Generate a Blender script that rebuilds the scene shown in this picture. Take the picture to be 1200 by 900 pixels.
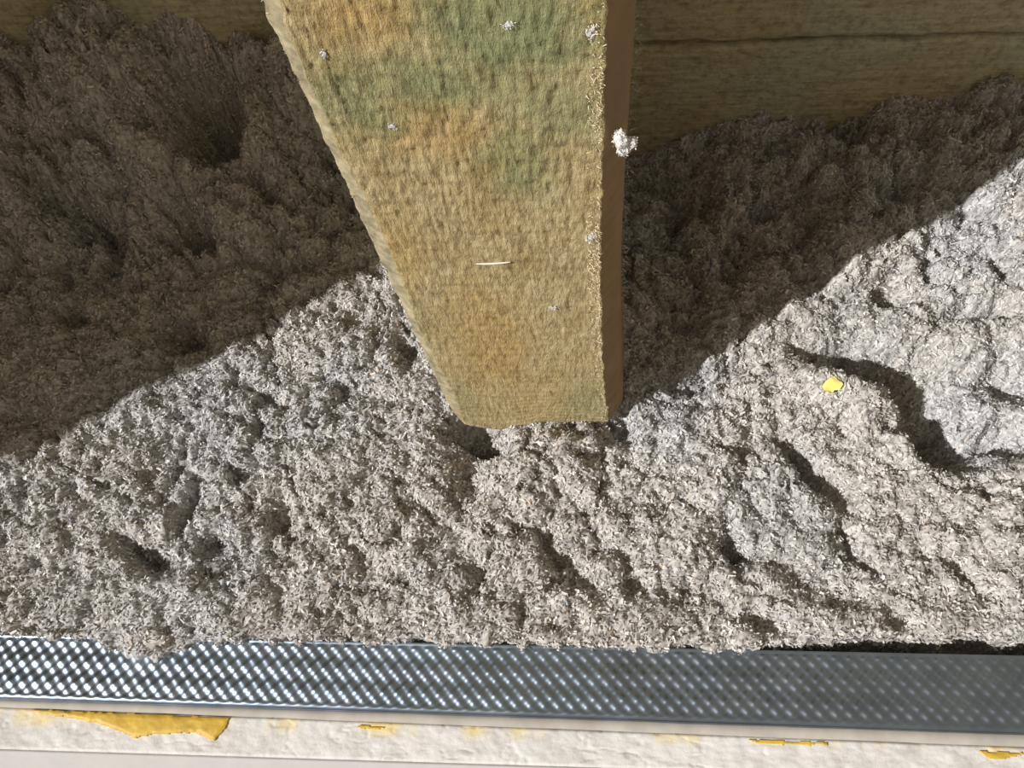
import bpy, math
import numpy as np
from mathutils import Matrix, Vector

for o in list(bpy.data.objects):
    bpy.data.objects.remove(o)
scene = bpy.context.scene
COL = scene.collection
rng = np.random.default_rng(11)

# ------------------------------------------------------------------ camera
F, H = 867.0, 0.5                       # focal length in pixels, camera height above the metal track
ROT = np.array([[0.99804033, -0.00144278, -0.06255732],
                [0.02769802, -0.88627266, 0.46233494],
                [-0.05610989, -0.46316163, -0.88449589]])     # rows: world axes seen in the camera
cam_d = bpy.data.cameras.new('camera')
cam_d.sensor_width = 36.0
cam_d.lens = F / 1200 * 36.0
cam_d.clip_start = 0.01
cam = bpy.data.objects.new('camera', cam_d)
COL.objects.link(cam)
m3 = np.stack([ROT @ [1, 0, 0], ROT @ [0, -1, 0], ROT @ [0, 0, -1]], axis=1)
cam.matrix_world = Matrix.Translation((0, 0, H)) @ Matrix(m3.tolist()).to_4x4()
scene.camera = cam

# ------------------------------------------------------------------ light
SUN_AZ, SUN_EL = math.radians(33.0), math.radians(38.0)
world = bpy.data.worlds.new('world')
scene.world = world
world.use_nodes = True
bg = world.node_tree.nodes['Background']
bg.inputs[0].default_value = (1.0, 0.83, 0.62, 1)
bg.inputs[1].default_value = 0.29
sun_d = bpy.data.lights.new('sun', 'SUN')
sun_d.energy = 5.0
sun_d.angle = math.radians(0.6)
sun_d.color = (1.0, 0.97, 0.94)
sun = bpy.data.objects.new('sun', sun_d)
COL.objects.link(sun)
sdir = Vector((math.cos(SUN_AZ) * math.cos(SUN_EL), math.sin(SUN_AZ) * math.cos(SUN_EL), -math.sin(SUN_EL)))
sun.rotation_euler = sdir.to_track_quat('-Z', 'Y').to_euler()
sun.location = (-1.5, -1.2, 2)
vs = scene.view_settings
vs.view_transform = 'Standard'
vs.look = 'None'
vs.exposure = 0.0
vs.gamma = 1.0
vs.use_curve_mapping = False


# ------------------------------------------------------------------ helpers
def ray(px, py):
    return ROT @ np.array([px - 600.0, py - 450.0, F])


def gz(px, py, z=0.0):                  # where the pixel's ray meets height z
    r = ray(px, py)
    t = (z - H) / r[2]
    return r[0] * t, r[1] * t


def on_y(px, py, Y):                    # where it meets the upright plane y = Y
    r = ray(px, py)
    t = Y / r[1]
    return r[0] * t, H + r[2] * t


def h2(ix, iy, seed):
    n = (ix.astype(np.int64) * 374761393 + iy.astype(np.int64) * 668265263 + seed * 974634773) & 0xffffffff
    n = ((n ^ (n >> 13)) * 1274126177) & 0xffffffff
    return ((n ^ (n >> 16)) & 0xffffff) / float(0xffffff)


def vnoise(x, y, seed=0):
    x = np.asarray(x, float)
    y = np.asarray(y, float)
    ix, iy = np.floor(x), np.floor(y)
    fx, fy = x - ix, y - iy
    fx = fx * fx * fx * (fx * (fx * 6 - 15) + 10)
    fy = fy * fy * fy * (fy * (fy * 6 - 15) + 10)
    a, b = h2(ix, iy, seed), h2(ix + 1, iy, seed)
    c, d = h2(ix, iy + 1, seed), h2(ix + 1, iy + 1, seed)
    return (a + (b - a) * fx) * (1 - fy) + (c + (d - c) * fx) * fy


def fbm(x, y, seed=0, octv=4):
    s, a, t = 0.0, 1.0, 0.0
    for k in range(octv):
        s = s + a * vnoise(x * 2 ** k, y * 2 ** k, seed + k * 17)
        t += a
        a *= 0.5
    return s / t


def blobs(x, y, cell, seed, rmin=0.55, rmax=0.95):
    """Height of a bed of jittered round lumps, in units of the cell."""
    u, v = x / cell, y / cell
    iu, iv = np.floor(u), np.floor(v)
    best = np.zeros_like(u)
    for dx in (-1, 0, 1):
        for dy in (-1, 0, 1):
            cx, cy = iu + dx, iv + dy
            px = cx + h2(cx, cy, seed)
            py = cy + h2(cx, cy, seed + 5)
            r = rmin + (rmax - rmin) * h2(cx, cy, seed + 9)
            zo = (h2(cx, cy, seed + 13) - 0.5) * 0.7
            d2 = (u - px) ** 2 + (v - py) ** 2
            hgt = np.where(d2 < r * r, np.sqrt(np.maximum(r * r - d2, 0)) + zo, 0)
            best = np.maximum(best, hgt)
    return best


def mesh_np(name, co, faces_quads=None, faces_tris=None):
    me = bpy.data.meshes.new(name)
    nq = 0 if faces_quads is None else len(faces_quads)
    nt = 0 if faces_tris is None else len(faces_tris)
    me.vertices.add(len(co))
    me.vertices.foreach_set('co', np.asarray(co, np.float32).ravel())
    idx, starts, tot = [], [], []
    if nq:
        idx.append(np.asarray(faces_quads, np.int32).ravel())
        tot.append(np.full(nq, 4, np.int32))
    if nt:
        idx.append(np.asarray(faces_tris, np.int32).ravel())
        tot.append(np.full(nt, 3, np.int32))
    idx = np.concatenate(idx)
    tot = np.concatenate(tot)
    starts = np.concatenate([[0], np.cumsum(tot)[:-1]]).astype(np.int32)
    me.loops.add(len(idx))
    me.loops.foreach_set('vertex_index', idx)
    me.polygons.add(nq + nt)
    me.polygons.foreach_set('loop_start', starts)
    me.polygons.foreach_set('loop_total', tot)
    me.update(calc_edges=True)
    me.validate()
    return me


def smooth(me, val=True):
    me.polygons.foreach_set('use_smooth', np.full(len(me.polygons), val))


def set_tint(me, cols):
    a = me.attributes.new('tint', 'FLOAT_COLOR', 'POINT')
    c = np.ones((len(cols), 4), np.float32)
    c[:, :3] = cols
    a.data.foreach_set('color', c.ravel())


def grid_quads(nr, nc, off=0):
    i = np.arange(nr - 1)[:, None] * nc + np.arange(nc - 1)[None, :]
    i = i.ravel() + off
    return np.stack([i, i + 1, i + nc + 1, i + nc], axis=1)


def obj(name, me, mat, parent=None, label=None, cat=None, kind=None, group=None, loc=None):
    o = bpy.data.objects.new(name, me)
    COL.objects.link(o)
    if me is not None and mat is not None:
        me.materials.append(mat)
    if loc is not None:
        o.location = loc
    if parent is not None:
        o.parent = parent
    for k, v in (('label', label), ('category', cat), ('kind', kind), ('group', group)):
        if v:
            o[k] = v
    return o


def box_mesh(name, lo, hi, bev=0.0):
    import bmesh
    bm = bmesh.new()
    bmesh.ops.create_cube(bm, size=1.0)
    for v in bm.verts:
        v.co = Vector([(lo[k] + hi[k]) / 2 + v.co[k] * (hi[k] - lo[k]) for k in range(3)])
    if bev:
        bmesh.ops.bevel(bm, geom=list(bm.edges), offset=bev, segments=2, affect='EDGES', profile=0.5)
    me = bpy.data.meshes.new(name)
    bm.to_mesh(me)
    bm.free()
    return me


# ------------------------------------------------------------------ materials
def new_mat(name):
    m = bpy.data.materials.new(name)
    m.use_nodes = True
    nt = m.node_tree
    b = nt.nodes['Principled BSDF']
    return m, nt, b


def nd(nt, t, **kw):
    n = nt.nodes.new(t)
    for k, v in kw.items():
        setattr(n, k, v)
    return n


def noise(nt, scale, detail=4, rough=0.55, rot=None, stretch=None):
    tc = nd(nt, 'ShaderNodeTexCoord')
    mp = nd(nt, 'ShaderNodeMapping')
    if stretch:
        mp.inputs['Scale'].default_value = stretch
    if rot:
        mp.inputs['Rotation'].default_value = rot
    nt.links.new(tc.outputs['Object'], mp.inputs['Vector'])
    n = nd(nt, 'ShaderNodeTexNoise')
    n.inputs['Scale'].default_value = scale
    n.inputs['Detail'].default_value = detail
    n.inputs['Roughness'].default_value = rough
    nt.links.new(mp.outputs[0], n.inputs['Vector'])
    return n.outputs['Fac']


def ramp(nt, src, stops):
    r = nd(nt, 'ShaderNodeValToRGB')
    cr = r.color_ramp
    while len(cr.elements) < len(stops):
        cr.elements.new(0.5)
    for e, (p, c) in zip(cr.elements, stops):
        e.position = p
        e.color = (*c, 1) if len(c) == 3 else c
    nt.links.new(src, r.inputs[0])
    return r.outputs[0]


def mix(nt, fac, a, b, mode='MIX'):
    m = nd(nt, 'ShaderNodeMix', data_type='RGBA', blend_type=mode)
    for s, v in ((m.inputs[0], fac), (m.inputs[6], a), (m.inputs[7], b)):
        if hasattr(v, 'links') or isinstance(v, bpy.types.NodeSocket):
            nt.links.new(v, s)
        elif isinstance(v, (int, float)):
            s.default_value = v
        else:
            s.default_value = (*v, 1)
    return m.outputs[2]


def bump(nt, bsdf, src, strength, dist, prev=None):
    b = nd(nt, 'ShaderNodeBump')
    b.inputs['Strength'].default_value = strength
    b.inputs['Distance'].default_value = dist
    nt.links.new(src, b.inputs['Height'])
    if prev is not None:
        nt.links.new(prev, b.inputs['Normal'])
    nt.links.new(b.outputs[0], bsdf.inputs['Normal'])
    return b.outputs[0]


def mat_tint(name, rough=1.0, gain=(1, 1, 1)):
    m, nt, b = new_mat(name)
    a = nd(nt, 'ShaderNodeAttribute', attribute_name='tint')
    c = mix(nt, 1.0, a.outputs['Color'], gain, 'MULTIPLY')
    nt.links.new(c, b.inputs['Base Color'])
    b.inputs['Roughness'].default_value = rough
    b.inputs['Specular IOR Level'].default_value = 0.05
    tr = nd(nt, 'ShaderNodeBsdfTranslucent')               # thin paper lets some light through
    nt.links.new(c, tr.inputs['Color'])
    ms = nd(nt, 'ShaderNodeMixShader')
    ms.inputs[0].default_value = 0.2
    nt.links.new(b.outputs[0], ms.inputs[1])
    nt.links.new(tr.outputs[0], ms.inputs[2])
    nt.links.new(ms.outputs[0], nt.nodes['Material Output'].inputs['Surface'])
    return m


def stain(nt, spots, wob, wscale):
    """Mask of soft-edged stains, each at its own place on the timber: (x, z, rx, rz, strength)."""
    tc = nd(nt, 'ShaderNodeTexCoord')
    n = noise(nt, wscale, 4, 0.65)
    out = None
    for (x, z, rx, rz, st) in spots:
        mp = nd(nt, 'ShaderNodeMapping')
        mp.inputs['Location'].default_value = (-x / rx, 0, -z / rz)
        mp.inputs['Scale'].default_value = (1 / rx, 0, 1 / rz)
        nt.links.new(tc.outputs['Object'], mp.inputs['Vector'])
        ln = nd(nt, 'ShaderNodeVectorMath', operation='LENGTH')
        nt.links.new(mp.outputs[0], ln.inputs[0])
        a = nd(nt, 'ShaderNodeMath', operation='MULTIPLY_ADD')
        nt.links.new(n, a.inputs[0])
        a.inputs[1].default_value = wob
        nt.links.new(ln.outputs['Value'], a.inputs[2])
        r = nd(nt, 'ShaderNodeMapRange')
        r.inputs['From Min'].default_value = 0.35 + wob / 2
        r.inputs['From Max'].default_value = 1.15 + wob / 2
        r.inputs['To Min'].default_value = st
        r.inputs['To Max'].default_value = 0.0
        nt.links.new(a.outputs[0], r.inputs['Value'])
        if out is None:
            out = r.outputs[0]
        else:
            mx = nd(nt, 'ShaderNodeMath', operation='MAXIMUM')
            nt.links.new(out, mx.inputs[0])
            nt.links.new(r.outputs[0], mx.inputs[1])
            out = mx.outputs[0]
    return out


def face_spot(px, py, rpx, rpy, st):
    x, z = on_y(px, py, 0.228)
    x2, _ = on_y(px + rpx, py, 0.228)
    _, z2 = on_y(px, py - rpy, 0.228)
    return (x, z, abs(x2 - x), abs(z2 - z), st)


def mat_post():
    m, nt, b = new_mat('treated_timber')
    grain = noise(nt, 70, 5, 0.65, stretch=(7, 7, 0.9))
    mid = noise(nt, 30, 5, 0.65, stretch=(1.5, 1.5, 1.0))
    base = ramp(nt, grain, [(0.25, (0.40, 0.32, 0.185)), (0.5, (0.56, 0.475, 0.30)), (0.75, (0.70, 0.615, 0.44))])
    tan = ramp(nt, mid, [(0.3, (0.80, 0.70, 0.52)), (0.55, (1.0, 0.98, 0.94)), (0.75, (1.0, 1.0, 1.0))])
    base = mix(nt, 0.7, base, tan, 'MULTIPLY')
    om = stain(nt, [face_spot(*p) for p in [(430, 15, 70, 45, 0.7), (520, 150, 80, 45, 0.5), (590, 175, 40, 60, 0.45),
               (470, 300, 40, 70, 0.45), (575, 400, 50, 90, 0.6), (640, 470, 40, 30, 0.3), (700, 20, 25, 60, 0.5)]], 1.5, 60)
    base = mix(nt, om, base, (0.56, 0.385, 0.16))
    gm = stain(nt, [face_spot(*p) for p in [(600, 40, 140, 95, 0.95), (510, 95, 110, 50, 0.8), (610, 190, 55, 60, 0.7),
               (410, 120, 75, 60, 0.7), (650, 130, 80, 60, 0.6), (690, 470, 45, 30, 0.4), (540, 470, 30, 30, 0.25),
               (480, 380, 22, 60, 0.3)]], 1.6, 75)
    green = ramp(nt, mid, [(0.3, (0.19, 0.25, 0.14)), (0.7, (0.40, 0.42, 0.24))])
    base = mix(nt, gm, base, green)
    sp = noise(nt, 300, 4, 0.65, rot=(0, 0.5, 0), stretch=(1.6, 1, 0.4))
    spk = ramp(nt, sp, [(0.32, (0.42, 0.38, 0.30)), (0.52, (1, 1, 1)), (0.7, (1.15, 1.14, 1.1))])
    base = mix(nt, 0.75, base, spk, 'MULTIPLY')
    hair = ramp(nt, noise(nt, 520, 3, 0.6, rot=(0, -0.35, 0), stretch=(1.5, 1, 0.3)), [(0.62, (0, 0, 0)), (0.72, (0.55, 0.55, 0.55))])
    base = mix(nt, hair, base, (0.72, 0.66, 0.50))
    base = mix(nt, 1.0, base, (0.92, 0.90, 0.80), 'MULTIPLY')
    nt.links.new(base, b.inputs['Base Color'])
    b.inputs['Roughness'].default_value = 0.9
    b.inputs['Specular IOR Level'].default_value = 0.15
    n1 = bump(nt, b, noise(nt, 300, 5, 0.75, rot=(0, 0.5, 0), stretch=(1.5, 1, 0.45)), 1.0, 0.0022)
    bump(nt, b, noise(nt, 900, 3, 0.6, stretch=(0.5, 1, 1)), 0.5, 0.0006, n1)
    return m


def mat_boards():
    m, nt, b = new_mat('rough_board')
    grain = noise(nt, 40, 5, 0.65, stretch=(0.5, 6, 6))
    base = ramp(nt, grain, [(0.25, (0.28, 0.235, 0.14)), (0.5, (0.42, 0.36, 0.22)), (0.75, (0.54, 0.48, 0.32))])
    gm = ramp(nt, noise(nt, 8, 3, 0.6), [(0.42, (0, 0, 0)), (0.62, (1, 1, 1))])
    gm2 = ramp(nt, grain, [(0.3, (0.30, 0.31, 0.21)), (0.7, (0.46, 0.46, 0.33))])
    base = mix(nt, gm, base, gm2)
    mot = ramp(nt, noise(nt, 130, 5, 0.75, stretch=(0.8, 1, 1)), [(0.32, (0.75, 0.72, 0.66)), (0.55, (1.35, 1.35, 1.35))])
    base = mix(nt, 1.0, base, mot, 'MULTIPLY')
    nt.links.new(base, b.inputs['Base Color'])
    b.inputs['Roughness'].default_value = 0.9
    bump(nt, b, noise(nt, 220, 5, 0.7, stretch=(0.5, 1, 1)), 1.0, 0.002)
    return m


def mat_metal():
    m, nt, b = new_mat('galvanised_steel')
    n = noise(nt, 60, 3, 0.5)
    c = ramp(nt, n, [(0.3, (0.25, 0.31, 0.39)), (0.7, (0.33, 0.40, 0.49))])
    nt.links.new(c, b.inputs['Base Color'])
    b.inputs['Metallic'].default_value = 1.0
    r = ramp(nt, noise(nt, 25, 3, 0.5), [(0.3, (0.33,) * 3), (0.7, (0.42,) * 3)])
    nt.links.new(r, b.inputs['Roughness'])
    return m


def mat_plaster():
    m, nt, b = new_mat('gypsum_cut_edge')
    n = noise(nt, 55, 5, 0.65)
    c = ramp(nt, n, [(0.3, (0.50, 0.485, 0.46)), (0.5, (0.64, 0.635, 0.62)), (0.8, (0.70, 0.70, 0.69))])
    dirt = ramp(nt, noise(nt, 140, 4, 0.7, stretch=(0.6, 1.4, 1)), [(0.60, (0, 0, 0)), (0.72, (0.6, 0.6, 0.6))])
    c = mix(nt, dirt, c, (0.40, 0.37, 0.33))
    # faint yellow bleed of adhesive along the back arris
    tc = nd(nt, 'ShaderNodeTexCoord')
    sx = nd(nt, 'ShaderNodeSeparateXYZ')
    nt.links.new(tc.outputs['Object'], sx.inputs[0])
    mr = nd(nt, 'ShaderNodeMapRange')
    mr.inputs['From Min'].default_value = 0.0140
    mr.inputs['From Max'].default_value = 0.0205
    nt.links.new(sx.outputs['Y'], mr.inputs['Value'])
    ym = ramp(nt, noise(nt, 22, 3, 0.6, stretch=(1, 0.2, 0.2)), [(0.5, (0, 0, 0)), (0.62, (0.75, 0.75, 0.75))])
    ym = mix(nt, 1.0, ym, mr.outputs[0], 'MULTIPLY')
    c = mix(nt, ym, c, (0.74, 0.58, 0.20))
    nt.links.new(c, b.inputs['Base Color'])
    b.inputs['Roughness'].default_value = 0.95
    bump(nt, b, noise(nt, 500, 4, 0.7), 0.5, 0.0006)
    return m


def mat_plain(name, col, rough=0.8, var=0.06, scale=80, bmp=0.0, spec=0.3):
    m, nt, b = new_mat(name)
    lo = tuple(max(0, v * (1 - var * 2)) for v in col)
    hi = tuple(min(1, v * (1 + var)) for v in col)
    nt.links.new(ramp(nt, noise(nt, scale, 4, 0.6), [(0.3, lo), (0.7, hi)]), b.inputs['Base Color'])
    b.inputs['Roughness'].default_value = rough
    b.inputs['Specular IOR Level'].default_value = spec
    if bmp:
        bump(nt, b, noise(nt, scale * 4, 4, 0.6), bmp, 0.0006)
    return m


M_INS = mat_tint('cellulose_flakes')
M_POST = mat_post()
M_BOARD = mat_boards()
M_ARRIS = mat_plain('sunlit_arris', (0.40, 0.345, 0.22), 0.9, 0.25, 110, 1.0)  # sun-facing arris, its sunlit tone put into the colour
M_BROWN = mat_plain('brown_side_timber', (0.30, 0.20, 0.105), 0.8, 0.08, 40, 0.2)  # darker, browner timber on the post's right chamfer and side
M_METAL = mat_metal()
M_GYP = mat_plaster()
M_PAPER = mat_plain('painted_board_paper', (0.58, 0.575, 0.575), 0.7, 0.03, 40)
M_STRIP = mat_plain('beige_grey_strip', (0.42, 0.40, 0.36), 0.75, 0.08, 60)
M_FOAM = mat_plain('yellow_adhesive', (0.60, 0.40, 0.06), 0.5, 0.12, 70, 0.4)
M_YPAPER = mat_plain('yellow_scrap_paper', (0.78, 0.68, 0.18), 0.8, 0.05, 200)
M_LINT = mat_plain('white_lint', (0.80, 0.74, 0.64), 1.0, 0.06, 200)
M_GREYLINT = mat_plain('grey_lint', (0.50, 0.46, 0.40), 1.0, 0.1, 200)
M_FIBRE = mat_plain('pale_wood_fibre', (0.74, 0.64, 0.45), 0.9, 0.08, 200)
M_FLOOR = mat_plain('concrete_floor', (0.36, 0.34, 0.31), 0.9, 0.1, 20)
M_SIDE = mat_plain('timber_lining', (0.42, 0.33, 0.20), 0.9, 0.12, 12)

ZF = -0.30                               # floor level of the cavity
WALL_Y = 0.55

# ------------------------------------------------------------------ setting
obj('floor', box_mesh('floor', (-1.3, -0.6, ZF - 0.05), (1.3, 0.62, ZF)), M_FLOOR, kind='structure',
    label='bare floor under the insulation')
wl = obj('shade_wall_left', box_mesh('shade_wall_left', (-0.80, -0.022, ZF), (-0.75, 0.6, 1.6)), M_SIDE, kind='structure',
         label='unseen timber side wall added to shade the insulation')  # out-of-view caster, added for the shadow edge across the heap


def board_mesh(name, x0, x1, z0, z1, seed, arris=0.003):
    nx, nz = 300, 26
    xs = np.linspace(x0, x1, nx)
    zs = np.concatenate([[z0, z0 + arris], np.linspace(z0 + arris * 2, z1 - arris * 2, nz), [z1 - arris, z1]])
    X, Z = np.meshgrid(xs, zs)
    Y = -0.0012 * fbm(X * 25, Z * 120, seed, 3)
    edge = np.minimum(Z - z0, z1 - Z)
    Y = Y + np.clip(1 - edge / (arris * 2), 0, 1) ** 2 * arris
    Zj = Z + np.where(edge < arris * 1.5, (vnoise(X * 60, Z * 0 + seed, seed) - 0.5) * 0.003, 0)
    co = np.stack([X, Y, Zj], -1).reshape(-1, 3)
    n = len(co)
    back = co.copy()
    back[:, 1] = 0.02
    q = grid_quads(len(zs), nx)
    # rim
    r0 = np.arange(nx - 1)
    top = (len(zs) - 1) * nx + r0
    rim = [np.stack([r0 + 1, r0, r0 + n, r0 + 1 + n], 1), np.stack([top, top + 1, top + 1 + n, top + n], 1)]
    me = mesh_np(name, np.concatenate([co, back]), np.concatenate([q] + rim))
    smooth(me)
    return me


wb = bpy.data.objects.new('wall_back', None)
COL.objects.link(wb)
wb.location = (0, WALL_Y, 0)
wb['kind'] = 'structure'
wb['label'] = 'back wall of rough greenish brown timber boards'
z_seam = 0.0714
for k, (a, b_) in enumerate([(-0.30, -0.132), (-0.129, z_seam - 0.0022), (z_seam + 0.0012, 0.27), (0.273, 0.47),
                             (0.473, 0.67)]):
    o = obj('board', board_mesh('board', -1.0, 1.0, a, b_, 40 + k), M_BOARD, wb)
    o.location = (0, (0.0, 0.0, -0.002, 0, 0)[k], 0)
obj('backing', box_mesh('backing', (-1.0, 0.019, -0.30), (1.0, 0.03, 0.67)), M_SIDE, wb)

# ------------------------------------------------------------------ insulation relief
POST_Z = -0.016
P_FL, P_FR = -0.0782, 0.0362             # front corners of the post at z = 0
POST_Y0, POST_Y1 = 0.228, 0.43

FEAT = [  # px, py, height mm, sx px, sy px, turn in degrees (as seen in the photograph)
    (225, 95, -85, 34, 24, 20), (232, 70, -30, 40, 12, 0), (95, 242, -40, 26, 9, 12), (225, 270, -48, 24, 11, 20), (200, 388, -44, 22, 11, 10),
    (40, 225, -26, 10, 14, -30), (150, 128, -26, 22, 9, 25), (300, 195, -26, 16, 9, 40), (80, 375, -24, 12, 9, 0), (330, 320, -22, 16, 8, -30),
    (130, 290, -26, 9, 18, 30), (855, 310, -26, 14, 20, 30), (900, 245, -20, 34, 8, -30), (790, 260, -26, 14, 20, 0), (1050, 215, -16, 30, 7, -30),
    (370, 150, -10, 20, 20, 0), (80, 315, -10, 20, 14, 0), (15, 75, -14, 16, 30, 0), (150, 330, -8, 40, 12, 0),
    (205, 545, -9, 6, 28, 10), (218, 600, -14, 8, 26, 0), (165, 650, -18, 30, 11, 25), (250, 636, -14, 15, 12, 0),
    (322, 604, -12, 10, 16, 0), (470, 402, -14, 10, 22, -25), (558, 514, -24, 34, 11, 16), (545, 555, -11, 24, 28, 0),
    (660, 655, -15, 40, 12, 42), (740, 690, -9, 18, 12, 30), (635, 572, -7, 14, 6, -20), (290, 560, -9, 12, 9, 0),
    (1035, 428, -34, 60, 20, 12), (1110, 498, -38, 32, 36, 20), (1190, 440, -24, 34, 18, 0), (1185, 512, -26, 26, 18, 0),
    (945, 540, -15, 12, 28, -30), (985, 575, -12, 10, 22, -35), (1055, 502, -12, 24, 8, 20), (862, 640, -16, 11, 20, -25),
    (822, 688, -10, 16, 12, 0), (900, 730, -16, 16, 14, 0), (985, 700, -11, 30, 14, 15), (1072, 738, -18, 12, 28, -35),
    (1010, 640, -9, 8, 30, -30), (1130, 668, -12, 7, 24, -35), (840, 436, -18, 40, 9, -15), (1050, 335, -20, 24, 14, 10),
    (1150, 365, -15, 40, 9, -3), (1000, 620, -7, 14, 10, 0), (730, 500, -12, 9, 16, 0), (40, 735, -10, 26, 9, 5),
    (700, 645, -9, 14, 10, 0), (35, 655, -10, 10, 9, 0), (100, 715, -7, 9, 9, 0),
    (650, 545, 17, 46, 26, 0), (770, 512, 8, 34, 24, 0), (985, 465, 20, 40, 18, 20), (1070, 530, 10, 30, 18, 30), (1140, 482, 16, 18, 13, 0),
    (900, 440, 6, 40, 16, -15), (110, 75, 24, 60, 30, 0), (400, 85, 14, 40, 18, 0), (350, 380, 5, 50, 30, 0),
    (60, 620, 7, 50, 30, 0), (240, 700, 8, 60, 25, 0), (1180, 590, 8, 50, 40, 0), (850, 590, 5, 60, 40, 0),
    (1000, 300, 10, 50, 30, -30), (840, 380, 8, 30, 30, 0), (900, 220, 6, 50, 25, 0), (1120, 125, 8, 60, 20, -20), (1150, 235, -16, 80, 40, -30),
    (880, 740, 6, 16, 12, 0), (30, 450, 10, 40, 40, 0), (250, 470, 4, 50, 30, -30),
]


def base_z(x, y):
    t = np.clip((y - 0.30) / 0.25, 0, 1)
    t = t * t * (3 - 2 * t)
    tl = np.clip((y - 0.36) / 0.17, 0, 1)
    tl = tl * tl * (3 - 2 * tl)
    l = np.clip((-x - 0.02) / 0.30, 0, 1)
    left = tl * (0.056 + 0.044 * l)
    r = np.clip((x - 0.05) / 0.36, 0, 1)
    tr = np.clip((y - 0.40) / 0.15, 0, 1)
    right = t * -0.052 * (1 - r) + tr * tr * 0.026 * r - 0.018 * np.exp(-((x - 0.09) / 0.045) ** 2) * np.clip((y - 0.26) / 0.08, 0, 1)
    w = np.clip((x + 0.06) / 0.10, 0, 1)
    return left * (1 - w) + right * w


FW = []
for (px, py, hmm, sx, sy, ang) in FEAT:
    zc = 0.0
    for _ in range(14):
        cx, cy = gz(px, py, zc)
        zc = 0.6 * zc + 0.4 * float(base_z(np.array(cx), np.array(cy)))
    cx, cy = gz(px, py, zc)
    ex, ey = gz(px + 10, py, zc), gz(px, py - 10, zc)
    kx = math.dist(ex, (cx, cy)) / 10
    ky = math.dist(ey, (cx, cy)) / 10
    FW.append((cx, cy, hmm * 0.001, sx, sy, math.radians(ang), kx, ky))


def relief(x, y):
    z = base_z(x, y)
    qx = x + 0.016 * (fbm(x * 38, y * 38, 111, 3) - 0.5) + 0.008 * (fbm(x * 130, y * 130, 112, 2) - 0.5)
    qy = y + 0.016 * (fbm(x * 38, y * 38, 113, 3) - 0.5) + 0.008 * (fbm(x * 130, y * 130, 114, 2) - 0.5)
    for (cx, cy, hm, sx, sy, a, kx, ky) in FW:
        u, v = (qx - cx) / kx, -(qy - cy) / ky
        p = u * math.cos(a) + v * math.sin(a)
        q = -u * math.sin(a) + v * math.cos(a)
        d = (p / sx) ** 2 + (q / sy) ** 2
        z = z + hm * np.exp(-0.5 * d ** 1.25) * (1.45 if hm < 0 else 1.1)
    wx = x + 0.006 * (vnoise(x * 70, y * 70, 3) - 0.5) + 0.0025 * (vnoise(x * 240, y * 240, 4) - 0.5)
    wy = y + 0.006 * (vnoise(x * 70, y * 70, 5) - 0.5) + 0.0025 * (vnoise(x * 240, y * 240, 6) - 0.5)
    z = z + 0.016 * (fbm(x * 14, y * 14, 21, 3) - 0.5)
    far = np.clip((y - 0.28) / 0.15, 0, 1)
    z = z + 0.0125 * (blobs(wx, wy, 0.027, 31) - 0.6) * (0.75 + 1.1 * far)
    z = z + 0.020 * (blobs(wx, wy, 0.052, 33) - 0.6) * far
    z = z + 0.0072 * (blobs(wx, wy, 0.0115, 37) - 0.6) * (0.85 + 0.7 * far)
    z = z + 0.0033 * (blobs(wx, wy, 0.0048, 43) - 0.6)
    # broken crevices between the clumps
    for sc, amp, sd in ((24.0, 0.014, 131), (52.0, 0.009, 137), (110.0, 0.0045, 139)):
        n = fbm(wx * sc, wy * sc, sd, 3)
        cut = np.clip(1 - np.abs(n - 0.5) / 0.045, 0, 1)
        gate = np.clip((fbm(x * sc * 0.6, y * sc * 0.6, sd + 40, 2) - 0.50) * 7, 0, 1)
        z = z - amp * (0.6 + 1.2 * far) * cut * gate
    z = z + 0.0014 * (vnoise(x * 620, y * 620, 47) - 0.5)
    return z


EDGE = [(-60, 738), (0, 737), (60, 744), (120, 750), (160, 764), (180, 768), (205, 760), (240, 750), (330, 744), (400, 746),
        (500, 747), (600, 749), (700, 752), (800, 757), (850, 765), (880, 764), (905, 757), (1000, 757), (1070, 752),
        (1140, 752), (1200, 756), (1260, 758)]
ex = np.array([gz(*p)[0] for p in EDGE])
ey = np.array([gz(*p)[1] for p in EDGE])


def front_edge(x):
    return np.interp(x, ex, ey) - 0.007 * np.clip((0.16 - x) / 0.1, 0, 1) + 0.006 * (vnoise(x * 130, x * 0, 81) - 0.5) + 0.003 * (vnoise(x * 420, x * 0, 82) - 0.5)


def ins_z(x, y):
    z = relief(x, y)
    # under the post the fill stops at its foot
    x_l, x_r = P_FL + 0.008, P_FR + np.clip((y - POST_Y0) * 0.6, 0, 0.0113) - 0.004
    inside = (x > x_l) & (x < x_r) & (y > POST_Y0 + 0.012) & (y < POST_Y1)
    z = np.where(inside, np.minimum(z, POST_Z - 0.001), z)
    # the hollow worn round the post's front corner
    z = z - 0.034 * np.exp(-((x + 0.057) / 0.020) ** 2 - ((y - 0.2285) / 0.0105) ** 2)
    # the front of the heap falls away behind the metal track
    e = front_edge(x)
    d = (y - e) / 0.012
    near = np.clip((y - e) / 0.05, 0, 1)
    z = z * (0.35 + 0.65 * near) + 0.004 * (1 - near)
    top = np.where(y < 0.0735, np.maximum(z, 0.0025), z)
    drop = np.clip(d, 0, 1)
    return np.where(y < e, -0.04 + 0 * z, -0.04 + (top + 0.04) * np.sqrt(np.clip(drop * 2.2, 0, 1)))


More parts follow.
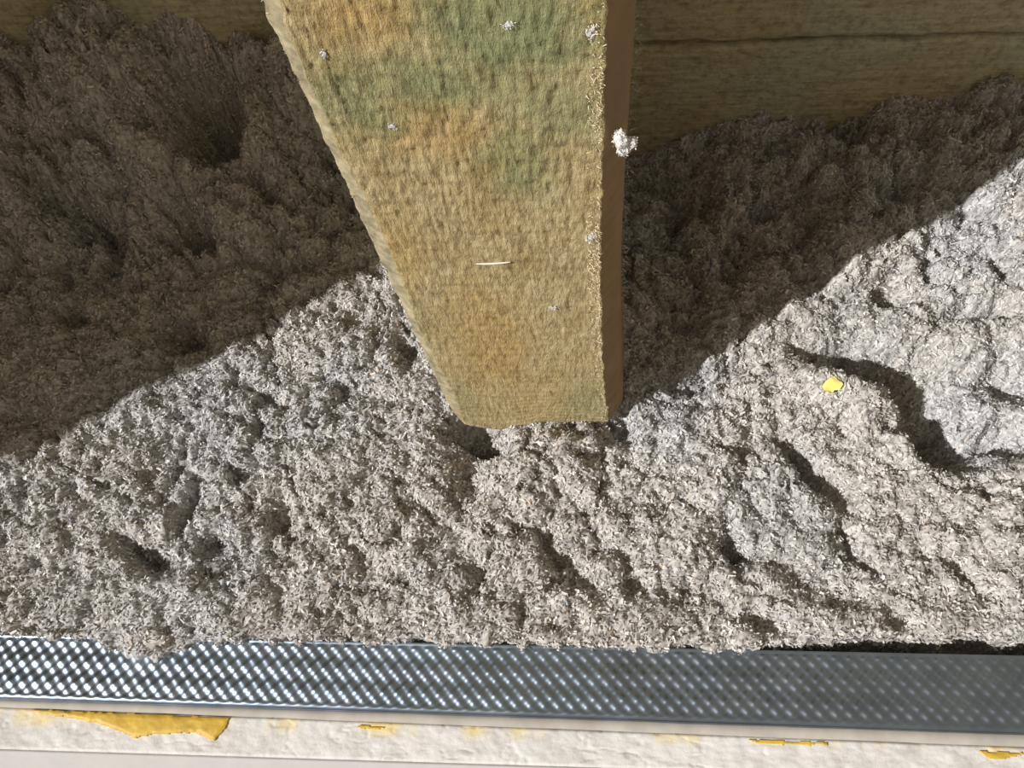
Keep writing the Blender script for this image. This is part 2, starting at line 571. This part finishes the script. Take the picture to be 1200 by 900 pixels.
GX0, GX1, GY0, GY1, STEP = -0.748, 0.66, 0.048, 0.552, 0.0013
gx = np.arange(GX0, GX1, STEP)
gy = np.arange(GY0, GY1, STEP)
X, Y = np.meshgrid(gx, gy)
Z = ins_z(X, Y)
jx = (h2(np.floor(X / STEP), np.floor(Y / STEP), 91) - 0.5) * STEP * 0.7
jy = (h2(np.floor(X / STEP), np.floor(Y / STEP), 92) - 0.5) * STEP * 0.7
co = np.stack([X + jx, np.minimum(Y + jy, 0.551), Z], -1).reshape(-1, 3)
quads = grid_quads(len(gy), len(gx))
zq = Z.ravel()[quads].max(axis=1)
yq = Y.ravel()[quads].max(axis=1)
keep = ~((zq < -0.0395) & (yq < 0.0735))                   # nothing inside the metal track
quads = quads[keep]


def paper_tint(n, x, y, rg):
    """Colour of shredded newsprint: mostly grey, some white, tan and inky flakes."""
    v = 0.56 + 0.115 * rg.standard_normal(n)
    v += 0.10 * (fbm(x * 30, y * 30, 61, 3) - 0.5)
    u = rg.random(n)
    v = np.where(u < 0.10, 0.24 + 0.10 * rg.random(n), v)
    v = np.where(u > 0.93, 0.74 + 0.12 * rg.random(n), v)
    v = np.clip(v, 0.12, 0.88)
    w = np.clip(0.5 + (fbm(x * 12, y * 12, 67, 2) - 0.5) * 2.2 + 0.25 * rg.standard_normal(n), 0, 1)
    warm, cool = np.array([1.03, 0.985, 0.92]), np.array([0.995, 0.995, 0.995])
    c = v[:, None] * (cool + (warm - cool) * w[:, None])
    b = rg.random(n)
    c = np.where((b < 0.006)[:, None], v[:, None] * np.array([1.10, 0.92, 0.74]), c)
    c = np.where((b > 0.996)[:, None], v[:, None] * np.array([0.86, 0.96, 1.08]), c)
    return c


tint_ground = paper_tint(len(co), co[:, 0], co[:, 1], rng) * 0.92


def flakes(P, Nn, rg, lmin, lmax, wmin, wmax, lift, tilt):
    """Curled shreds, each a bent strip of two quads, lying on points P with normals Nn."""
    n = len(P)
    nrm = Nn + tilt * rg.standard_normal((n, 3))
    nrm /= np.linalg.norm(nrm, axis=1)[:, None]
    r = rg.standard_normal((n, 3))
    t = np.cross(nrm, r)
    t /= np.linalg.norm(t, axis=1)[:, None] + 1e-9
    s = np.cross(nrm, t)
    L = (lmin + (lmax - lmin) * rg.random(n) ** 1.6)[:, None] * 0.5
    W = (wmin + (wmax - wmin) * rg.random(n))[:, None] * 0.5
    curl = (rg.standard_normal(n) * 0.35)[:, None] * L
    skew = (rg.random(n) - 0.5)[:, None] * W
    c = P + Nn * (lift * rg.random(n))[:, None]
    k = 0.6 + 0.4 * rg.random((n, 2, 1))
    v = np.stack([c - t * L - s * W * k[:, 0] + nrm * curl, c - t * L + s * W * k[:, 0] + nrm * curl,
                  c - s * W + t * skew, c + s * W + t * skew,
                  c + t * L - s * W * k[:, 1] + nrm * curl, c + t * L + s * W * k[:, 1] + nrm * curl], axis=1)
    i = np.arange(n)[:, None] * 6
    q = np.concatenate([i + [0, 1, 3, 2], i + [2, 3, 5, 4]], axis=0)
    return v.reshape(-1, 3), q


NC, NF = 900000, 250000                  # candidates, then as many shreds as the true (sloping) area asks for
fx = rng.uniform(-0.66, 0.60, NC)
fy = rng.uniform(0.060, 0.549, NC)
gu, gv = (fx - GX0) / STEP, (fy - GY0) / STEP
iu, iv = np.minimum(gu.astype(int), len(gx) - 2), np.minimum(gv.astype(int), len(gy) - 2)
au, av = gu - iu, gv - iv
z00, z10, z01, z11 = Z[iv, iu], Z[iv, iu + 1], Z[iv + 1, iu], Z[iv + 1, iu + 1]
fz = (z00 * (1 - au) + z10 * au) * (1 - av) + (z01 * (1 - au) + z11 * au) * av
dzx = np.clip((z10 - z00) / STEP, -5, 5)
dzy = np.clip((z01 - z00) / STEP, -5, 5)
pick = np.sqrt(1 + dzx ** 2 + dzy ** 2)
pick *= np.where((np.abs(fx + 0.03) < 0.34 + 0.42 * fy) & (fx < 0.46), 1.0, 0.25)
ok = rng.random(NC) < np.minimum(pick * NF / pick.sum(), 1.0)
ok &= (fz > -0.036) | (fy > 0.085)
# keep shreds out of the post
ok &= ~((fx > P_FL + 0.002) & (fx < P_FR + np.clip((fy - POST_Y0) * 0.6, 0, 0.0113)) & (fy > POST_Y0 + 0.004) & (fy < POST_Y1))
fx, fy, fz, dzx, dzy = fx[ok], fy[ok], fz[ok], dzx[ok], dzy[ok]
Nn = np.stack([-dzx * 0.7, -dzy * 0.7, np.ones_like(fx)], -1)
Nn /= np.linalg.norm(Nn, axis=1)[:, None]
fv, fq = flakes(np.stack([fx, fy, fz + 0.0003], -1), Nn, rng, 0.0014, 0.0048, 0.0007, 0.0018, 0.0015, 0.46)
ft = np.repeat(paper_tint(len(fx), fx, fy, rng), 6, axis=0)
fv[:, 1] = np.minimum(fv[:, 1], 0.5515)
me = mesh_np('loose_insulation', np.concatenate([co, fv]), np.concatenate([quads, fq + len(co)]))
set_tint(me, np.concatenate([tint_ground, ft]))
obj('loose_insulation', me, M_INS, kind='stuff', cat='insulation',
    label='loose grey shredded paper insulation heaped between the wall and the metal track')


def tuft(name, centre, rad, n, label, seed, bright=1.0, cat='insulation', fs=1.0, group=None, white=False, lobes=None, core_k=0.85):
    """A small fluffy clump: a lumpy core bristling with shreds."""
    import bmesh
    rg = np.random.default_rng(seed)
    bm = bmesh.new()
    bmesh.ops.create_icosphere(bm, subdivisions=3, radius=1.0)
    cv = np.array([v.co[:] for v in bm.verts])
    cf = np.array([[v.index for v in f.verts] for f in bm.faces])
    bm.free()
    if lobes is None:
        lobes = [(0, 0, 0, 0.8)] + [tuple(0.55 * rg.uniform(-1, 1, 3)) + (rg.uniform(0.35, 0.6),) for _ in range(4)]
    cores, cfs, Ps, Ds = [], [], [], []
    rad = np.array(rad)
    wts = np.array([l[3] ** 2 for l in lobes])
    for q_, (ox, oy, oz, lr) in enumerate(lobes):
        r = 0.75 + 0.5 * fbm(cv[:, 0] * 2.6 + cv[:, 2] * 1.3 + seed + q_, cv[:, 1] * 2.6 - cv[:, 2] + 7, seed + q_, 3)
        cfs.append(cf + len(cv) * q_)
        cores.append((cv * r[:, None] * lr * core_k + [ox, oy, oz]) * rad)
        m_ = max(6, int(n * wts[q_] / wts.sum()))
        d = rg.standard_normal((m_, 3))
        d /= np.linalg.norm(d, axis=1)[:, None]
        Ps.append((d * lr * (0.7 + 0.35 * rg.random((m_, 1))) + [ox, oy, oz]) * rad)
        Ds.append(d)
    core, cf, P, d = np.concatenate(cores), np.concatenate(cfs), np.concatenate(Ps), np.concatenate(Ds)
    n = len(P)
    v, q = flakes(P, d, rg, 0.0015 * fs, 0.0048 * fs, 0.0006 * fs, 0.0016 * fs, 0.0012 * fs, 0.8)
    me = mesh_np(name, np.concatenate([core, v]), q + len(core), cf)
    if white:
        t0 = np.full((len(core), 3), 0.84) * bright
        t1 = (0.80 + 0.1 * rg.random((n, 1)) * np.ones((1, 3))) * bright * np.array([1, 0.97, 0.92])
    else:
        t0 = paper_tint(len(core), core[:, 0], core[:, 1], rg) * bright
        t1 = paper_tint(n, P[:, 0], P[:, 1], rg) * bright
    set_tint(me, np.clip(np.concatenate([t0, np.repeat(t1, 6, axis=0)]), 0, 0.9))
    return obj(name, me, M_INS, label=label, cat=cat, group=group, loc=centre)


c = gz(180, 752, 0.006)
tuft('insulation_clump', (c[0], c[1], 0.004), (0.014, 0.008, 0.007), 420,
     'grey insulation clump spilling onto the brightly shining stretch of the metal track', 5, 1.05)
c = gz(871, 746, 0.006)
tuft('insulation_clump', (c[0], c[1], 0.004), (0.013, 0.009, 0.008), 420,
     'pale insulation clump resting on the rim of the dull dark stretch of the metal track', 8, 1.22)


def on_heap(px, py):
    z = 0.0
    for _ in range(12):
        x, y = gz(px, py, z)
        z = 0.5 * z + 0.5 * float(ins_z(np.array([x]), np.array([y]))[0])
    return x, y, z


x_, y_, z_ = on_heap(424, 300)
tuft('paper_flake', (x_, y_, z_ + 0.003), (0.0042, 0.0022, 0.0022), 60,
     'small white paper flake on the insulation right beside the pale sunlit arris of the post', 14, cat='paper', white=True, fs=0.7)
x_, y_, z_ = on_heap(816, 706)
tuft('paper_flake', (x_, y_, z_ + 0.003), (0.0040, 0.0026, 0.0040), 60,
     'small white paper flake standing up in the sunlit insulation near the metal track', 15, cat='paper', white=True, fs=0.7)

# yellow paper scrap lying in the lit heap
c = on_heap(973, 453)
zs = c[2]
u = np.linspace(-1, 1, 7)
U, V = np.meshgrid(u, u)
rad = 1 + 0.35 * (vnoise(U * 2 + 5, V * 2, 3) - 0.5)
rad = rad * (1 + 0.5 * (vnoise(U * 1.3 + 9, V * 1.3 + 4, 31) - 0.5) + 0.25 * np.sign(U * V) * U * V)
sc = np.stack([U * 0.0058 * rad * (1 - 0.4 * V * V), V * 0.0052 * rad * (1 - 0.35 * U * U),
               0.0016 * np.sin(2.2 * U + V) + 0.0012 * vnoise(U * 3, V * 3, 8)], -1).reshape(-1, 3)
top = sc + [0, 0, 0.0003]
qs = grid_quads(7, 7)
me = mesh_np('paper_scrap', np.concatenate([sc, top]), np.concatenate([qs[:, ::-1], qs + 49]))
o = obj('paper_scrap', me, M_YPAPER, label='bright yellow paper scrap lying in the sunlit insulation', cat='paper')
o.location = (c[0], c[1], zs + 0.002)
o.rotation_euler = (0.35, -0.15, 0.5)

# ------------------------------------------------------------------ post
def post_outline(z):
    """Cross-section corners at height z: left arris, front face, right chamfer, sides."""
    fl = P_FL - 0.0715 * z
    fr = P_FR - 0.0577 * z - 0.0035 * math.sin(min(max(z / 0.34, 0), 1) * math.pi)
    return fl, fr


rows = np.concatenate([np.linspace(POST_Z, 0.38, 390), np.linspace(0.40, 1.3, 40)])
nf = 130
ring_n = None
V_ = []
for z in rows:
    fl, fr = post_outline(z)
    ch = 0.0085 + 0.0018 * math.sin(z * 37)                # worn left arris
    pts = [(fl + 0.004, POST_Y1), (fl + 0.0006, POST_Y0 + 0.03)]
    for k in range(7):
        t = k / 7
        pts.append((fl + ch * t, POST_Y0 + 0.0055 * (1 - t)))
    for k in range(nf):
        t = k / (nf - 1)
        pts.append((fl + ch + (fr - fl - ch) * t, POST_Y0))
    for k in range(1, 9):
        t = k / 8
        pts.append((fr + 0.0113 * t ** 0.8, POST_Y0 + 0.001 + 0.018 * t))
    pts.append((fr + 0.0135, POST_Y0 + 0.06))
    pts.append((fr + 0.018, POST_Y1))
    V_.append([(x, y, z) for x, y in pts])
V_ = np.array(V_)
ring_n = V_.shape[1]
front = slice(2, 2 + 7 + nf + 8)
A = V_[:, front, :]
zz = A[..., 2]
xx = A[..., 0] + 0.06 * zz
rough = 0.0007 * (fbm(xx * 420, zz * 170, 201, 3) - 0.5) + 0.0008 * (fbm(xx * 520 + zz * 330, zz * 230 - xx * 160, 207, 3) - 0.5)
saw = 0.0002 * np.sin(zz * 900 + 6 * fbm(xx * 30, zz * 30, 211, 2))
upmask = 0.45 + 0.9 * np.clip((zz - 0.06) / 0.2, 0, 1)
A[..., 1] -= rough * upmask * 1.3 + saw * 0.5
A[:, :9, 0] -= 0.0022 * (fbm(zz[:, :9] * 120, xx[:, :9] * 0 + 4, 215, 3) - 0.5)
fre = 0.0026 * (fbm(zz * 190, xx * 0 + 9, 219, 3) - 0.5)
A[:, -12:-4, 0] += fre[:, -12:-4]
# rounded foot with a worn lower edge
foot = np.clip(1 - (zz - POST_Z) / 0.006, 0, 1) ** 2
A[..., 1] += foot * 0.004
V_[:, front, :] = A
lift = np.interp(V_[..., 0], [-0.08, -0.071, -0.058, -0.045, -0.030, -0.015, 0.036, 0.055],
                 [0.024, 0.011, 0.004, 0.0, 0.005, 0.015, 0.016, 0.013])
V_[..., 2] += lift * np.clip(1 - (V_[..., 2] - POST_Z) / 0.06, 0, 1)
nr = len(rows)
cov = V_.reshape(-1, 3)
i = (np.arange(nr - 1)[:, None] * ring_n + np.arange(ring_n)[None, :])
j = (np.arange(nr - 1)[:, None] * ring_n + (np.arange(ring_n)[None, :] + 1) % ring_n)
pq = np.stack([i, j, j + ring_n, i + ring_n], -1).reshape(-1, 4)
bot = len(cov)
cov = np.concatenate([cov, [[-0.02, 0.33, POST_Z], [-0.095, 0.33, 1.3]]])
k0 = np.arange(ring_n)
k1 = (k0 + 1) % ring_n
tri = np.concatenate([np.stack([k1, k0, np.full(ring_n, bot)], 1),
                      np.stack([k0 + (nr - 1) * ring_n, k1 + (nr - 1) * ring_n, np.full(ring_n, bot + 1)], 1)])
me = mesh_np('timber_post', cov, pq, tri)
smooth(me)
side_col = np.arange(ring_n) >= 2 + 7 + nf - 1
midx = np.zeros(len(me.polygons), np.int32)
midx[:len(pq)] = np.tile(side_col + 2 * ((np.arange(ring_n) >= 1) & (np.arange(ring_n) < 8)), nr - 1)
me.materials.append(M_POST)
me.materials.append(M_BROWN)
me.materials.append(M_ARRIS)
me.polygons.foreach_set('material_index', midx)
post = obj('timber_post', me, None, cat='post',
           label='rough sawn greenish tan timber post standing in the loose insulation')


def hairs(name, pts, dirs, rg, lmin, lmax, w, mat, parent):
    n = len(pts)
    d = dirs + 0.5 * rg.standard_normal((n, 3))
    d /= np.linalg.norm(d, axis=1)[:, None]
    s = np.cross(d, rg.standard_normal((n, 3)))
    s /= np.linalg.norm(s, axis=1)[:, None]
    L = (lmin + (lmax - lmin) * rg.random(n) ** 2)[:, None]
    b = np.cross(d, s) * L * (rg.standard_normal((n, 1)) * 0.35)
    v = np.stack([pts - s * w, pts + s * w, pts + d * L * 0.55 + b - s * w * 0.8, pts + d * L * 0.55 + b + s * w * 0.8,
                  pts + d * L, pts + d * L + s * w * 0.3], axis=1)
    i = np.arange(n)[:, None] * 6
    q = np.concatenate([i + [0, 1, 3, 2], i + [2, 3, 5, 4]], axis=0)
    me = mesh_np(name, v.reshape(-1, 3), q)
    return obj(name, me, mat, parent, kind='stuff')


def edge_pts(n, rg, zlo, zhi, which, cluster=None):
    z = rg.uniform(zlo, zhi, n)
    if cluster is not None:
        z = np.concatenate([rg.normal(m, s, int(n * w)) for m, s, w in cluster])
    z = np.clip(z, zlo, zhi)
    o = [post_outline(v) for v in z]
    fl = np.array([a[0] for a in o])
    fr = np.array([a[1] for a in o])
    if which == 'right':
        return np.stack([fr - 0.001 - 0.006 * rg.random(len(z)) ** 2, np.full(len(z), POST_Y0 - 0.0003), z], -1)
    if which == 'left':
        return np.stack([fl + 0.001, np.full(len(z), POST_Y0 + 0.005), z], -1)
    if which == 'rear':
        return np.stack([fr + 0.0135 + 0.0015 * rg.random(len(z)), POST_Y0 + 0.03 + 0.16 * rg.random(len(z)), z], -1)


rg = np.random.default_rng(77)
p = edge_pts(700, rg, 0.0, 0.36, 'right')
hairs('edge_fuzz', p, np.tile([0.5, -0.4, 0.1], (len(p), 1)), rg, 0.0005, 0.0022, 0.00015, M_FIBRE, post)
p = edge_pts(900, rg, 0.02, 0.36, 'right', [(0.30, 0.012, 0.2), (0.205, 0.018, 0.3), (0.16, 0.03, 0.5)])
o = hairs('lint_fringe', p, np.tile([0.4, -0.6, 0.0], (len(p), 1)), rg, 0.0006, 0.0024, 0.00016, M_FIBRE, post)
o['label'] = 'pale lint caught along the arris'
p = edge_pts(400, rg, 0.0, 0.36, 'left')
hairs('edge_fuzz', p, np.tile([-0.6, -0.3, 0.1], (len(p), 1)), rg, 0.0004, 0.0014, 0.00012, M_FIBRE, post)
p = edge_pts(1500, rg, 0.0, 0.36, 'rear')
hairs('lint_fringe', p, np.tile([1.0, -0.3, 0.0], (len(p), 1)), rg, 0.001, 0.005, 0.0003, M_GREYLINT, post)

# lint, splinters and flecks on the post
x_, z_ = on_y(731, 168, POST_Y0)
tuft('lint_tuft', (x_, POST_Y0, z_), (0.0052, 0.0055, 0.0068), 420,
     'fluffy white tuft of lint stuck to the shaded side of the timber post', 3, cat='lint', white=True, fs=0.45,
     lobes=[(-0.2, 0, 0.15, 0.62), (-0.35, -0.1, 0.7, 0.42), (0.0, 0, -0.45, 0.5), (0.65, 0.1, -0.05, 0.42), (-0.1, 0.3, -0.95, 0.25),
            (0.35, 0.2, -0.6, 0.3), (-0.6, 0.1, 0.4, 0.3)])
for k, (px, py, a, b_, n, lab) in enumerate([
        (597, 27, 0.0034, 0.0018, 60, 'white lint speck on the green stained patch of the timber post'),
        (690, 38, 0.0026, 0.0042, 90, 'upright white lint smudge near the top of the timber post beside its shaded side'),
        (380, 62, 0.0016, 0.0026, 50, 'faint white lint speck on the orange stained corner of the timber post'),
        (460, 147, 0.0026, 0.0024, 60, 'round pale lint speck between the pale arris and green patch of the timber post'),
        (692, 278, 0.0034, 0.0044, 110, 'wide white lint smudge below the fluffy tuft on the timber post'),
        (650, 360, 0.0038, 0.0016, 60, 'flat pale lint streak low on the timber post near its foot')]):
    x_, z_ = on_y(px, py, POST_Y0)
    tuft('lint_speck', (x_, POST_Y0 - 0.0004, z_), (a, 0.0005, b_), n, lab, 20 + k, cat='lint', white=True, fs=0.3, bright=0.92, core_k=0.5)

# pale splinter lying across the face
x0_, z0_ = on_y(558, 307, POST_Y0)
x1_, z1_ = on_y(598, 305, POST_Y0)
n = 9
t = np.linspace(0, 1, n)
r = 0.00055 * (1 - 0.6 * np.abs(2 * t - 1) ** 3)
cx = np.stack([t * (x1_ - x0_), -0.0012 - 0.0004 * np.sin(t * 3.1), t * (z1_ - z0_)], -1)
ring = np.array([(0, math.cos(a), math.sin(a)) for a in np.linspace(0, 2 * math.pi, 6, endpoint=False)])
sv = (cx[:, None, :] + ring[None] * r[:, None, None]).reshape(-1, 3)
i = (np.arange(n - 1)[:, None] * 6 + np.arange(6)[None]).ravel()
j = (np.arange(n - 1)[:, None] * 6 + (np.arange(6)[None] + 1) % 6).ravel()
me = mesh_np('splinter', sv, np.stack([i, j, j + 6, i + 6], 1))
obj('splinter', me, M_LINT, cat='splinter', label='thin pale splinter lying straight across the face of the timber post',
    loc=(x0_, POST_Y0, z0_))

# ------------------------------------------------------------------ metal track
TY0, TY1 = 0.0295, 0.0712                # front and back edge of its web
X0, X1 = -0.72, 0.62


def skew_t(x):                           # the track's front and the strip run slightly askew
    return -0.0068 * (x + 0.04)


def strip_y(x):
    return 0.0236 - 0.0104 * (x + 0.04)


track = bpy.data.objects.new('metal_track', None)
COL.objects.link(track)
track.location = (0, 0, 0)
track['label'] = 'galvanised steel drywall track with a dimpled web along the heap of insulation'
track['category'] = 'metal track'
tx = np.arange(X0, X1, 0.00075)
ty = np.linspace(TY0, TY1, 62)
TX, TYg = np.meshgrid(tx, ty)
PX, PYr = 0.00885, 0.00455
u = TX / PX * 2 * math.pi
v = (TYg - TY0) / (PYr * 2) * 2 * math.pi
egg = np.cos(u) * np.cos(v + math.pi * 0.5)
egg = 0.85 * egg + 0.35 * np.clip(egg, 0, 1) ** 1.5
fade = np.clip((TYg - TY0 - 0.0020) / 0.0025, 0, 1) * np.clip((TY1 - 0.0015 - TYg) / 0.002, 0, 1)
TZ = fade * (0.00052 * egg + 0.00024 * np.cos((TYg - TY0) / 0.0136 * 2 * math.pi + 0.8))
TZ += 0.0003 * (vnoise(TX * 9, TYg * 20, 301) - 0.5)
sh = np.clip(1 - (TYg - TY0) / 0.0026, 0, 1)
TZ -= 0.0019 * sh ** 2                                     # rounded front shoulder
bk = np.clip(1 - (TY1 - TYg) / 0.0011, 0, 1)
TZ += 0.0008 * bk * (1 - bk) * 2 + 0.0004 * bk
TYs = TYg + (1 - (TYg - TY0) / (TY1 - TY0)) * skew_t(TX)
me = mesh_np('web', np.stack([TX, TYs, TZ], -1).reshape(-1, 3), grid_quads(len(ty), len(tx)))
smooth(me)
obj('web', me, M_METAL, track, label='dimpled steel web')
fm = box_mesh('flange', (X0, TY0 - 0.0004, -0.045), (X1, TY0 + 0.0003, -0.0012))
for v_ in fm.vertices:
    v_.co.y += float(skew_t(v_.co.x))
obj('flange', fm, M_METAL, track)
obj('flange', box_mesh('flange', (X0, TY1 - 0.0006, -0.045), (X1, TY1 + 0.0001, 0.0006)), M_METAL, track)

# ------------------------------------------------------------------ strip, cut board, painted board

nx = 500
xs = np.linspace(X0, X1, nx)
prof = [(0.0, -0.05), (0.0, -0.0024), (0.12, -0.0016), (0.5, -0.0014), (0.9, -0.0018), (1.0, -0.0026), (1.0, -0.05)]
cs = []
for (f_, z_) in prof:
    ya, yb = TY0 - 0.0002 + skew_t(xs), strip_y(xs)
    cs.append(np.stack([xs, ya + (yb - ya) * f_ + 0.0003 * (vnoise(xs * 40, xs * 0 + f_ * 9, 401) - 0.5), np.full(nx, z_)], -1))
me = mesh_np('sealing_strip', np.concatenate(cs), grid_quads(len(prof), nx)[:, ::-1])
smooth(me)
obj('sealing_strip', me, M_STRIP, cat='strip', label='thin smooth beige grey strip between the metal track and the cut board')


def board_edge(name, y0, y1, z_top, amp, mat, seed, label, cat, round_=0.0015):
    xs = np.arange(X0, X1, 0.0012)
    ys = np.linspace(0, 1, 34)
    XX, YY = np.meshgrid(xs, ys)
    y1v = y1(xs) if callable(y1) else np.full(len(xs), y1)
    YY = y0 + (y1v - y0)[None, :] * YY
    y1 = y1v[None, :]
    ed = np.minimum(YY - y0, y1 - YY)
    ZZ = z_top + amp * (fbm(XX * 160, YY * 260, seed, 4) - 0.5) * 2 - round_ * np.clip(1 - ed / round_, 0, 1) ** 2
    crack = fbm(XX * 45, YY * 60, seed + 3, 3)
    ZZ -= amp * 1.2 * np.clip(1 - np.abs(crack - 0.5) / 0.018, 0, 1) * (fbm(XX * 12, YY * 5, seed + 8, 2) > 0.5)
    top = np.stack([XX, YY, ZZ], -1).reshape(-1, 3)
    nx_ = len(xs)
    fr = np.stack([xs, np.full(nx_, y0), np.full(nx_, ZF)], -1)
    bk = np.stack([xs, y1v, np.full(nx_, ZF)], -1)
    n0 = len(top)
    cof = np.concatenate([top, fr, bk])
    a = np.arange(nx_ - 1)
    q1 = np.stack([a + n0, a + n0 + 1, a + 1, a], 1)
    lt = (len(ys) - 1) * nx_
    q2 = np.stack([lt + a, lt + a + 1, n0 + nx_ + a + 1, n0 + nx_ + a], 1)
    me = mesh_np(name, cof, np.concatenate([grid_quads(len(ys), nx_), q1, q2]))
    smooth(me)
    return obj(name, me, mat, label=label, cat=cat)


B0 = 0.0027
board_edge('plasterboard', B0, strip_y, -0.0032, 0.00055, M_GYP, 501,
           'white plasterboard with a rough cut crumbly edge beside the beige strip', 'plasterboard')
board_edge('painted_panel', B0 - 0.0125, B0, -0.0042, 0.00006, M_PAPER, 511,
           'smooth pale grey panel along the outer face of the rough cut plasterboard', 'panel', 0.0012)


def smear(poly, label, seed, thick=0.0011):
    """A thin irregular skin of dried adhesive given by its outline in the photograph."""
    P = np.array([gz(px, py, -0.003) for px, py in poly])
    lo, hi = P.min(0), P.max(0)
    st = 0.0007
    xs = np.arange(lo[0] - st, hi[0] + st, st)
    ys = np.arange(lo[1] - st, hi[1] + st, st)
    XX, YY = np.meshgrid(xs, ys)
    ins = np.zeros(XX.shape, bool)
    dist = np.full(XX.shape, 9.0)
    wx = XX + 0.0016 * (vnoise(XX * 300, YY * 300, seed) - 0.5)
    wy = YY + 0.0012 * (vnoise(XX * 300, YY * 300, seed + 1) - 0.5)
    n = len(P)
    for k in range(n):
        (xa, ya), (xb, yb) = P[k], P[(k + 1) % n]
        cr = ((ya > wy) != (yb > wy)) & (wx < (xb - xa) * (wy - ya) / (yb - ya + 1e-12) + xa)
        ins ^= cr
        tt = np.clip(((wx - xa) * (xb - xa) + (wy - ya) * (yb - ya)) / ((xb - xa) ** 2 + (yb - ya) ** 2), 0, 1)
        dist = np.minimum(dist, np.hypot(wx - xa - tt * (xb - xa), wy - ya - tt * (yb - ya)))
    dd = np.where(ins, dist, 0)
    zt = -0.0034 + thick * (0.45 + 0.55 * np.clip(dd / 0.0022, 0, 1)) * (0.75 + 0.5 * fbm(XX * 140, YY * 220, seed + 3, 3))
    zt = np.maximum(zt, -0.0028)
    q = grid_quads(len(ys), len(xs))
    q = q[ins.ravel()[q].sum(1) >= 3]
    used = np.unique(q)
    mp = -np.ones(XX.size, int)
    mp[used] = np.arange(len(used))
    top = np.stack([XX.ravel(), YY.ravel(), zt.ravel()], -1)[used]
    low = top.copy()
    low[:, 2] = -0.0045
    q = mp[q]
    ed = np.concatenate([q[:, [0, 1]], q[:, [1, 2]], q[:, [2, 3]], q[:, [3, 0]]])
    key = {}
    for a, b in ed:
        key[(a, b)] = 1
    rim = np.array([(a, b, b + len(top), a + len(top)) for (a, b) in key if (b, a) not in key])
    me = mesh_np('adhesive_smear', np.concatenate([top, low]), np.concatenate([q, rim[:, [1, 0, 3, 2]]]))
    smooth(me)
    return obj('adhesive_smear', me, M_FOAM, label=label, cat='adhesive')


smear([(22, 831), (60, 832), (140, 835), (200, 838), (270, 841), (262, 856), (252, 868), (243, 866), (232, 859), (205, 860),
       (176, 862), (158, 865), (140, 858), (112, 848), (60, 838)],
      'long wide yellow adhesive smear on the rough plasterboard edge', 601, 0.0016)
smear([(418, 850), (436, 850), (452, 851), (448, 855), (436, 856), (424, 855)],
      'tiny yellow adhesive dab on the plasterboard edge, next along from the wide smear', 611, 0.0007)
smear([(872, 866), (905, 867), (972, 869), (972, 873), (930, 874), (884, 871)],
      'thin pale yellow adhesive streak on the plasterboard edge', 621, 0.0007)
smear([(1145, 879), (1166, 880), (1200, 881), (1200, 884), (1180, 889), (1165, 891), (1152, 886)],
      'short orange yellow adhesive blob on the plasterboard edge by the dullest track stretch', 631, 0.0010)
